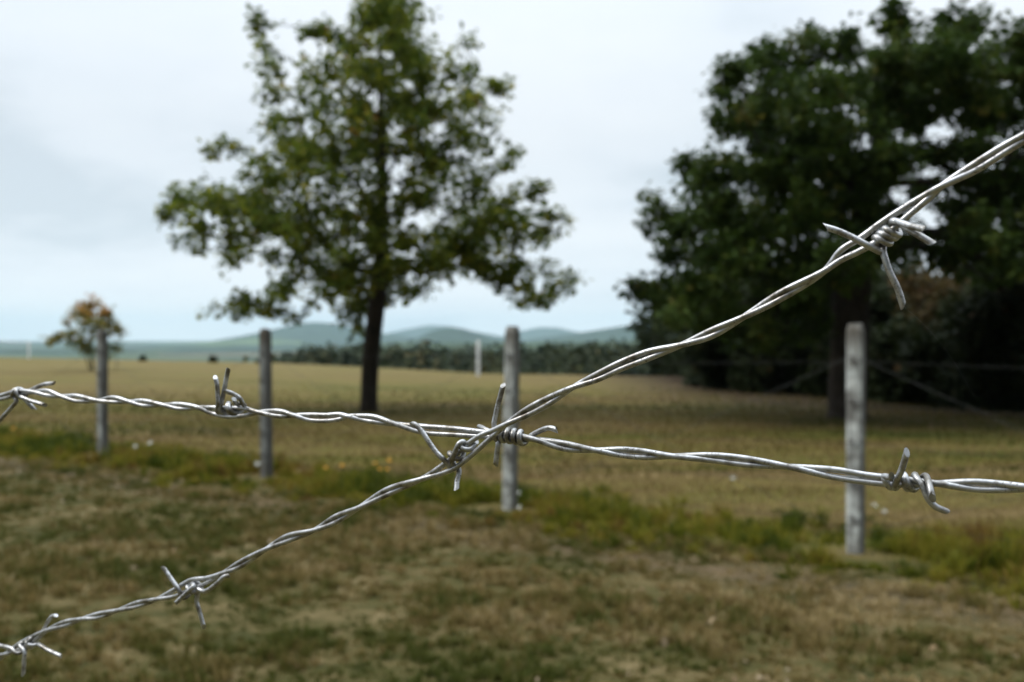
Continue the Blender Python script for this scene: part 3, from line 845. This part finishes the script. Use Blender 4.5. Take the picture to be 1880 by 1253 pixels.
build_tree('young_oak_tree', 'young oak with an open green crown standing alone in the mown field', 'tree', 0, [(677, 757), (678, 700), (682, 640), (690, 570), (697, 500), (700, 420), (702, 330), (700, 230), (698, 130), (695, 40)],
           d1, [(a[0], a[1], a[2] * 1.12 + 3, *a[3:]) for a in T1], 1350, 35000, .125, M_LEAF1, M_OAKBARK, 11, .165, 2.5, cluster=.14)
T2 = [(1170, 530, 32), (1225, 548, 42), (1300, 540, 62), (1225, 470, 42), (1200, 405, 36), (1188, 368, 18), (1262, 400, 60), (1268, 295, 28), (1300, 330, 52), (1340, 125, 34), (1322, 165, 24), (1345, 225, 52), (1385, 300, 80), (1420, 120, 60),
      (1405, 200, 72), (1480, 85, 48), (1500, 175, 80), (1485, 280, 90), (1560, 75, 46), (1600, 160, 80), (1590, 270, 80), (1650, 40, 44), (1700, 110, 80), (1695, 195, 56), (1760, 50, 48), (1800, 130, 80), (1865, 90, 60), (1850, 200, 70),
      (1785, 200, 56), (1720, 165, 60), (1640, 105, 50), (1640, 200, 56), (1700, 275, 34), (1690, 335, 30), (1755, 285, 44), (1650, 300, 44), (1800, 265, 40), (1640, 390, 40), (1940, 140, 95), (1950, 280, 105), (1850, 345, 80), (1760, 355, 64), (1600, 350, 56), (1550, 380, 90), (1450, 380, 95), (1350, 400, 85), (1330, 480, 75), (1430, 490, 88), (1540, 480, 85), (1650, 450, 48), (1760, 440, 74),
      (1850, 450, 95), (1960, 420, 105), (2060, 300, 105), (2080, 190, 80), (2050, 480, 90), (1300, 590, 46), (1380, 590, 62), (1480, 580, 60), (1240, 575, 24)]
d2 = ground_depth(768)
build_tree('old_oak_tree', 'broad old oak with a dense dark crown filling the upper right', 'tree', 0, [(1556, 768), (1556, 720), (1560, 650), (1562, 560), (1572, 470), (1590, 380), (1610, 290), (1625, 200), (1635, 110)],
           d2, T2, 1700, 94000, .12, M_LEAF2, M_OAKBARK, 23, .33, 2.9, cluster=.18)
T3 = [(165, 565, 26), (145, 575, 18, .8), (190, 580, 22), (130, 585, 12, .6), (205, 600, 18, .8), (165, 600, 26, .8), (108, 621, 16), (92, 627, 9), (135, 618, 20), (160, 632, 24), (215, 607, 12, .6), (228, 608, 8, .5), (205, 635, 16, .6), (190, 650, 12, .5)]
d3 = ground_depth(681)
build_tree('rowan_tree', 'small russet and green tree with several thin stems', 'tree', 0, [(170, 681), (168, 650), (166, 620), (166, 590), (166, 565)], d3, [(165 + (a[0] - 165) * 1.06, a[1], *a[2:]) for a in T3], 260, 3100, .15, M_ROWAN, M_OAKBARK, 31, .05, 1.0,
           tint_fn=lambda p: .12 + .44 * min(1, max(0, (p[2] - 1.3) / 1.6)), stems=[[(160, 681, .3), (150, 650, .3), (140, 625, .2)], [(188, 681, -.3), (192, 650, -.3), (200, 620, -.2)], [(206, 682, .4), (208, 655, .4), (205, 640, .3)]], cluster=.17, twig=.01)

# wood edge behind and right of the old oak
WOOD = [('bushy_tree', 'leafy dark bush at the left end of the wood edge', 1318, 716, [(1290, 640, 40), (1330, 610, 46), (1360, 650, 50), (1310, 680, 40), (1350, 690, 40), (1285, 690, 26)], M_UNDER),
        ('bushy_tree', 'dark bushy tree of the wood edge, second from its left end', 1430, 722, [(1400, 580, 60), (1460, 560, 64), (1430, 630, 70), (1400, 690, 50), (1470, 690, 56)], M_UNDER),
        ('bushy_tree', 'dark bushy tree of the wood edge hidden behind the old oak trunk', 1560, 730, [(1530, 590, 64), (1600, 570, 60), (1560, 650, 76), (1520, 705, 50), (1610, 705, 56)], M_UNDER),
        ('russet_tree', 'brown leaved tree in the wood edge below the topmost barb', 1700, 738, [(1680, 520, 46, .7), (1730, 530, 46, .7), (1700, 575, 60), (1660, 630, 56), (1740, 620, 60)], M_RUSTLEAF),
        ('bushy_tree', 'dark low bushy tree under the brown leaved tree', 1670, 742, [(1640, 640, 60), (1700, 650, 64), (1650, 710, 50), (1720, 712, 54)], M_UNDER),
        ('bushy_tree', 'dark bushy tree of the wood edge with brownish top by the right edge', 1815, 750, [(1780, 580, 58), (1840, 570, 64), (1800, 650, 76), (1770, 712, 54), (1850, 715, 60), (1880, 640, 60)], M_UNDER),
        ('bushy_tree', 'dark bushy tree at the right end of the wood edge', 1960, 758, [(1920, 560, 80), (2000, 550, 84), (1960, 650, 90), (1930, 720, 60), (2010, 720, 64)], M_UNDER)]
for i, (nm, lb, bx, by, lobes, mt) in enumerate(WOOD):
    dd = ground_depth(by) + (1.2 if nm == 'russet_tree' else .6)
    build_tree(nm, lb, 'tree', 0, [(bx, by - 3), (bx + 2, by - 50), (bx - 3, by - 100), (bx, by - 150)], dd, lobes, 210, 15000 if nm == 'bushy_tree' else 3200, .16, mt, M_OAKBARK, 60 + i, .11, 1.7,
               group='trees of the dark wood edge', cluster=.24, tint_fn=(lambda p: .4 + .22 * max(0, min(1, (p[2] - 1.8) / 1.4))))

def blob_mass(specs, rng):
    """many leafy crowns of a far-off wood, one mass: (centre, radii, leaves, leaf size, tint)"""
    Vs, Fs, Ts, n0 = [], [], [], 0
    for c, r, n, ls, tint in specs:
        d = rng.normal(size=(n, 3)); d /= np.linalg.norm(d, axis=1)[:, None]
        rr = rng.uniform(.35, 1.05, size=(n, 1)) ** .5
        lump = .82 + .3 * np.sin(d[:, :1] * 5 + c[0]) * np.sin(d[:, 1:2] * 4 + c[1]) * np.sin(d[:, 2:] * 5)
        cen = np.array(c) + d * rr * lump * np.array(r)
        V, Fc, T = leaves_mesh(cen, d, ls * rng.uniform(.6, 1.3, n), np.clip(tint + rng.normal(0, .12, n), 0, 1), rng)
        Vs.append(V); Fs.append(Fc + n0); Ts.append(T); n0 += len(V)
    return np.concatenate(Vs), np.concatenate(Fs), np.concatenate(Ts)

# the deeper wood behind the edge
rng = np.random.default_rng(5)
specs = []
for k in range(70):
    x = rng.uniform(6.5, 34); y = 29.5 - .48 * (x - 6) + rng.uniform(2.0, 15)
    if x < 8 and y < 29: y += 3
    h = rng.uniform(3.2, 5.0)
    specs.append(((x, y, h * .45), (rng.uniform(1.4, 2.2), rng.uniform(1.4, 2.2), h * .55), 850, .34, .35))
V, Fc, T = blob_mass(specs, rng)
tag(mesh_obj('woodland', V, Fc, M_UNDER, attrs={'tint': T}), 'deep dark wood closing off the field behind the old oak', kind='stuff')
# wood in the valley along the foot of the plateau
specs = []
for k in range(330):
    x = rng.uniform(-62, 90); y = rng.uniform(115, 250)
    px = 940 + x / y * F
    left = 500 + (y - 115) * .2
    if px < left - 40: continue
    z0 = float(ground_h(np.array([x]), np.array([y]))[0])
    top = 1.42 - (y / F) * (635 - 619 - 4 * sstep(900, 1200, px)) - rng.uniform(0, .9) - 1.3 * (1 - sstep(500, 590, px)) * (y / 120)
    top = float(top)
    h = top - z0
    if h < 3: continue
    specs.append(((x, y, z0 + h * .55), (rng.uniform(4, 7.5), rng.uniform(4, 7), h * .5), 420, 1.0, float(np.clip(rng.normal(.38, .2), 0, .9))))
V, Fc, T = blob_mass(specs, rng)
tag(mesh_obj('valley_woodland', V, Fc, M_WOODS, attrs={'tint': T}), 'band of dark green wood lying beyond the far edge of the field', kind='stuff')
# conifers in front of that band
for i, (px, yt, yb, wd, lb) in enumerate(((1200, 660, 702, 15, 'small dark conifer left of its taller neighbour beyond the field edge'), (1243, 642, 706, 20, 'taller dark conifer beside the left end of the dark wood'))):
    d = 58.0
    b = P(px, yb, d); gz = float(ground_h(np.array([b.x]), np.array([b.y]))[0])
    top = P(px, yt, d)[2]; h = top - gz
    t = empty('conifer_tree', (b.x, b.y, gz)); tag(t, lb, 'tree', 'conifers beyond the field edge')
    mb = MB(); mb.tube([(b.x, b.y, gz - .2), (b.x, b.y, gz + h * .9)], [.14, .02], 7); mb.build('trunk', M_OAKBARK, t)
    n = 2600; s = rng.uniform(0, 1, n) ** .75
    ang = rng.uniform(0, 6.283, n); rr = (1 - s) * wd / F * d * 1.15 * (.55 + .45 * rng.uniform(0, 1, n)) * (1 + .18 * np.sin(s * 40))
    cen = np.stack([b.x + np.cos(ang) * rr, b.y + np.sin(ang) * rr, gz + .3 + s * (h - .3)], -1)
    dr = np.stack([np.cos(ang), np.sin(ang), np.full(n, -.3)], -1)
    V, Fc, T = leaves_mesh(cen, dr, .22 * rng.uniform(.7, 1.3, n), rng.uniform(0, 1, n), rng)
    mesh_obj('crown', V, Fc, M_CONIFER, t, attrs={'tint': T})
# two small shrubs at the field edge
for px, py, r, lb in ((391, 659, 6.5, 'small dark round shrub on the skyline left of the dark grey post'), (262, 657, 5, 'tiny dark shrub at the field edge right of the russet tree'), (481, 661, 6, 'small dark shrub half hidden behind the dark grey post')):
    x = (px - 940) / F; ye = 62.0
    for _ in range(30): ye = float(np.interp(x * ye, EDGE[:, 0], EDGE[:, 1])) - .5
    d = ye; rm = r / F * d; gx_ = x * d
    gz = float(ground_h(np.array([gx_]), np.array([d]))[0])
    t = empty('shrub', (gx_, d, gz)); tag(t, lb, 'shrub', 'shrubs at the far edge of the field')
    mb = MB()
    for q in range(5):
        a = q * 1.256; mb.tube([(gx_, d, gz - .05), (gx_ + math.cos(a) * rm * .5, d + math.sin(a) * rm * .5, gz + rm * .9)], [.02, .008], 5)
    mb.build('stem', M_OAKBARK, t)
    V, Fc, T = blob_mass([((gx_, d, gz + rm * .8), (rm, rm, rm * .95), 500, .14, .4)], rng)
    mesh_obj('foliage', V, Fc, M_UNDER, t, attrs={'tint': T})

# ------------------------------------------------------------------ grass, weeds, litter, flowers
def blades(x, y, z, length, width, tint, rng, lean=.5):
    n = len(x)
    a = rng.uniform(0, 6.283, n); b = rng.uniform(0, 6.283, n)
    ln = np.abs(rng.normal(0, lean, n)) * length
    p0 = np.stack([x, y, z - .004], -1)
    side = np.stack([np.cos(a), np.sin(a), np.zeros(n)], -1) * (width / 2)[:, None]
    d = np.stack([np.cos(b) * ln, np.sin(b) * ln, np.zeros(n)], -1)
    hgt = np.sqrt(np.maximum(length ** 2 - np.minimum(ln, length * .95) ** 2, 1e-6))
    up = np.stack([np.zeros(n), np.zeros(n), hgt], -1)
    mid = p0 + d * .35 + up * .6
    tip = p0 + d + up
    V = np.stack([p0 - side, p0 + side, mid - side * .8, mid + side * .8, tip], 1).reshape(-1, 3)
    i = np.arange(n)[:, None] * 5
    Fc = (i + np.array([[0, 1, 3, 2]])).tolist() + (i + np.array([[2, 3, 4]])).tolist()
    return V, Fc, np.repeat(tint, 5)
def tufts(cx, cy, per, rad, h, tint, width, rng, spread=.9, tsd=.10):
    n = len(cx)
    cnt = np.maximum(4, (per * rng.uniform(.6, 1.4, n))).astype(int)
    i = np.repeat(np.arange(n), cnt); m = len(i)
    a = rng.uniform(0, 6.283, m); q = np.abs(rng.normal(0, .45, m))
    x = cx[i] + np.cos(a) * q * rad[i]; y = cy[i] + np.sin(a) * q * rad[i]
    L = h[i] * rng.uniform(.55, 1.15, m) * (1.1 - .35 * np.minimum(q, 1))
    ln = L * np.minimum(.92, np.abs(rng.normal(.15, .25, m)) + spread * np.minimum(q, 1) * .6)
    b = a + rng.normal(0, .5, m)
    p0 = np.stack([x, y, ground_h(x, y) - .004], -1)
    sa = rng.uniform(0, 6.283, m); w = width * rng.uniform(.6, 1.4, m)
    side = np.stack([np.cos(sa), np.sin(sa), np.zeros(m)], -1) * (w / 2)[:, None]
    d = np.stack([np.cos(b) * ln, np.sin(b) * ln, np.zeros(m)], -1)
    up = np.stack([np.zeros(m), np.zeros(m), np.sqrt(np.maximum(L ** 2 - ln ** 2, 1e-6))], -1)
    mid = p0 + d * .4 + up * .62
    tip = p0 + d + up * .95
    V = np.stack([p0 - side, p0 + side, mid - side * .85, mid + side * .85, tip], 1).reshape(-1, 3)
    k = np.arange(m)[:, None] * 5
    Fc = (k + np.array([[0, 1, 3, 2]])).tolist() + (k + np.array([[2, 3, 4]])).tolist()
    T = np.clip(tint[i] + rng.normal(0, tsd, m), 0, 1)
    return V, Fc, np.repeat(T, 5)
rng = np.random.default_rng(77)
def fdist(x, y): return (np.stack([x, y], -1) - F0) @ FN
# short worn turf on this side of the fence: many small tufts with bare places between them
n = 46000
yy = 2.4 + 13.6 * rng.uniform(0, 1, n) ** 1.1; xx = rng.uniform(-1, 1, n) * (yy * .72 + 2.0)
s = fdist(xx, yy)
den = fbm(xx * .8, yy * 1.0, 21) * .5 + fbm(xx * 3.2, yy * 3.6, 25) * .5
keep = (s > .3) & (rng.uniform(0, 1, n) < sstep(.24, .44, den) * .94 + .06)
xx, yy, den = xx[keep], yy[keep], den[keep]
grn = fbm(xx * .55 + 4, yy * .7, 41) * .45 + fbm(xx * 2.6, yy * 3.0, 47) * .55
tint = np.clip((grn - .5) * 2.3 + .46 + rng.normal(0, .17, len(xx)), .08, 1)
h = rng.uniform(.022, .060, len(xx)) * (.5 + 1.2 * sstep(.42, .66, den))
V, Fc, T = tufts(xx, yy, 24, rng.uniform(.03, .085, len(xx)), h, tint, .006, rng, 1.0)
tag(mesh_obj('grass', V, Fc, M_GRASS, attrs={'tint': T}), 'short worn brown and green grass in the foreground', kind='stuff')
# tall weeds along the fence line, clump beside clump
n = 3100
t_ = rng.uniform(-14, 6.2, n); s = rng.normal(-.12, .40, n) + .45 * (fbm(t_ * .7, t_ * 0 + 3, 97) - .5) * 2
xx = F0[0] + FU[0] * t_ + FN[0] * s; yy = F0[1] + FU[1] * t_ + FN[1] * s
cl = fbm(xx * 1.6, yy * 1.6, 61) * .5 + rng.uniform(0, 1, n) * .5
keep = cl > .28
for qx, qy in POSTS:                      # the feet of the posts stand clear on the near side
    keep &= ~((np.hypot(xx - qx, yy - qy) < .42) & (s > -.12))
xx, yy, cl, s = xx[keep], yy[keep], cl[keep], s[keep]
h = (.05 + .20 * sstep(.35, .95, cl)) * np.clip(1.2 - np.abs(s + .12) * .6, .35, 1.1)
br = fbm(xx * .9 + 9, yy * .9, 71)
tint = np.clip((br - .5) * 1.4 + .44 + rng.normal(0, .22, len(xx)), 0, 1)
V, Fc, T = tufts(xx, yy, 46, rng.uniform(.06, .15, len(xx)), h, tint, .011, rng, 1.1, .12)
tag(mesh_obj('tall_weeds', V, Fc, M_WEED, attrs={'tint': T}), 'yellow green weeds growing in a strip along the far fence', kind='stuff')
# dry stubble of the mown field just beyond
n = 210000
yy = 7 + 24 * rng.uniform(0, 1, n) ** 1.5 ; xx = rng.uniform(-1, 1, n) * (yy * .72 + 2)
s = fdist(xx, yy); keep = (s < -.3) & (rng.uniform(0, 1, n) < 1 - sstep(15, 30, yy)) & (yy < np.interp(xx, EDGE[:, 0], EDGE[:, 1]) - 1)
xx, yy = xx[keep], yy[keep]
bnd = fbm(xx * .10, yy * .75, 81) * .55 + fbm(xx * .4, yy * 2.0, 84) * .45
tint = np.clip((bnd - .5) * 4.5 + .50 + rng.normal(0, .14, len(xx)), 0, 1)
V, Fc, T = blades(xx, yy, ground_h(xx, yy), rng.uniform(.02, .055, len(xx)) * (1 + yy / 40), rng.uniform(.004, .009, len(xx)) * (1 + yy / 12), tint, rng, .8)
tag(mesh_obj('stubble', V, Fc, M_STUB, attrs={'tint': T}), 'dry mown stubble of the field beyond the far fence', kind='stuff')
# dead leaves lying on the turf
n = 900
yy = rng.uniform(3.6, 11, n); xx = rng.uniform(-1, 1, n) * (yy * .55 + .6)
keep = (fdist(xx, yy) > .5) & (rng.uniform(0, 1, n) < sstep(.35, .65, fbm(xx * .8, yy * .8, 93)))
xx, yy = xx[keep], yy[keep]; m = len(xx)
V, Fc, T = leaves_mesh(np.stack([xx, yy, ground_h(xx, yy) + rng.uniform(.004, .025, m)], -1), rng.normal(size=(m, 3)) * np.array([1, 1, .1]), rng.uniform(.02, .055, m), rng.uniform(0, 1, m), rng, 0)
tag(mesh_obj('dead_leaves', V, Fc, M_LITTER, attrs={'tint': T}), 'pale dead leaves scattered on the worn turf', kind='stuff')

def at_strip(px, py, h):
    """point on the weed strip whose top of height h is seen at the pixel"""
    best = None
    for t in np.linspace(-9, 5, 2801):
        p = F0 + FU * t
        q = 940 + p[0] / p[1] * F
        if best is None or abs(q - px) < best[0]: best = (abs(q - px), p)
    p = best[1]; d = p[1]
    want = CAM_H - (py - 619) / F * d          # height that would show there
    # slide along the sight line until the stem height is h
    d2 = d * (CAM_H - h) / (CAM_H - want)
    return (px - 940) / F * d2, d2
def flower(px, py, h, yellow, label, group, r):
    x, y = at_strip(px, py, h)
    gz = float(ground_h(np.array([x]), np.array([y]))[0])
    t = empty('yellow_flower' if yellow else 'white_flower', (x, y, gz))
    tag(t, label, 'flower', group)
    rg = random.Random(int(px * 3 + py))
    mb = MB(); mb.tube(catmull([(x + rg.uniform(-.03, .03), y, gz - .02), (x, y, gz + h * .5), (x, y, gz + h)], 5), .0025, 5); mb.build('stem', M_STEM, t)
    mb = MB(); c = np.array([x, y, gz + h])
    tilt = np.array([rg.uniform(-.3, .3), -.55, .75]); tilt /= np.linalg.norm(tilt)
    a = np.cross(tilt, [1, 0, 0]); a /= np.linalg.norm(a); b = np.cross(tilt, a)
    if yellow:
        for k in range(11):
            th = k * 2 * math.pi / 11
            dr = math.cos(th) * a + math.sin(th) * b; sd = np.cross(tilt, dr)
            p0 = c + dr * r * .25; i0 = len(mb.v)
            mb.v += [p0 - sd * r * .1, p0 + sd * r * .1, c + dr * r * .75 + sd * r * .2 + tilt * r * .12, c + dr * r * 1.05 + tilt * r * .08, c + dr * r * .75 - sd * r * .2 + tilt * r * .12]
            mb.f.append([i0, i0 + 1, i0 + 2, i0 + 3, i0 + 4]); mb.s.append(False)
        mb.build('petals', M_PETALY, t)
        mb = MB(); mb.tube([c - tilt * r * .05, c + tilt * r * .1, c + tilt * r * .2], [r * .3, r * .3, r * .12], 10); mb.build('disc', M_DISC, t)
    else:
        for k in range(26):                         # a flat umbel of tiny florets
            q = c + (a * rg.gauss(0, .45) + b * rg.gauss(0, .45)) * r + tilt * rg.uniform(-.1, .15) * r
            mb.tube([q - tilt * r * .08, q, q + tilt * r * .08], [r * .05, r * .2, r * .12], 6)
        mb.build('umbel', M_PETALW, t)
YG, WG = 'yellow flowers in the weeds', 'white flowers along the far fence'
for px, py, h, r, lb in ((598, 857, .34, 0.024, 'orange yellow flower at the left end of the row beside the dark grey post'), (628, 853, .36, 0.026, 'yellow flower just right of the leftmost flower in the row'),
                         (689, 849, .38, 0.024, 'upper left yellow flower of the cluster under the young oak'), (714, 844, .40, 0.029, 'topmost yellow flower of the cluster under the young oak'),
                         (711, 860, .34, 0.024, 'lower right yellow flower of the cluster under the young oak'), (697, 860, .34, 0.024, 'lower left yellow flower of the cluster under the young oak'),
                         (24, 786, .40, 0.033, 'single yellow flower in the weeds by the left edge')):
    flower(px, py, h, True, lb, YG, r * .72)
for px, py, h, r, lb in ((1346, 877, .30, .030, 'white flower alone in the field below the level barbed wire'), (1607, 925, .34, .022, 'white flower close against the whitish post'), (1624, 936, .30, .020, 'small white flower just right of the one against the whitish post'),
                         (951, 903, .12, .026, 'upper white flower at the foot of the mossy topped post'), (953, 930, .06, .028, 'lower white flower at the foot of the mossy topped post'), (472, 850, .2, .034, 'white flower touching the dark grey post low down'),
                         (275, 812, .26, .036, 'right hand white flower of the pair beside the slim post'), (248, 819, .2, .03, 'left hand white flower of the pair beside the slim post')):
    flower(px, py, h, False, lb, WG, r * .8)

# ------------------------------------------------------------------ haze
hm, hnt, ho = new_mat('haze_air')
pv = nd(hnt, 'ShaderNodeVolumePrincipled')
pv.inputs['Color'].default_value = (.66, .88, 1.0, 1)
pv.inputs['Density'].default_value = 0.95e-4
pv.inputs['Anisotropy'].default_value = 0.1
hnt.links.new(pv.outputs[0], ho.inputs['Volume'])
hb = MB(); hb.box((0, 4000, 75), (9900, 0, 0), (0, 5400, 0), (0, 0, 120))
tag(hb.build('haze', hm), 'pale bluish haze over the valley', kind='stuff')
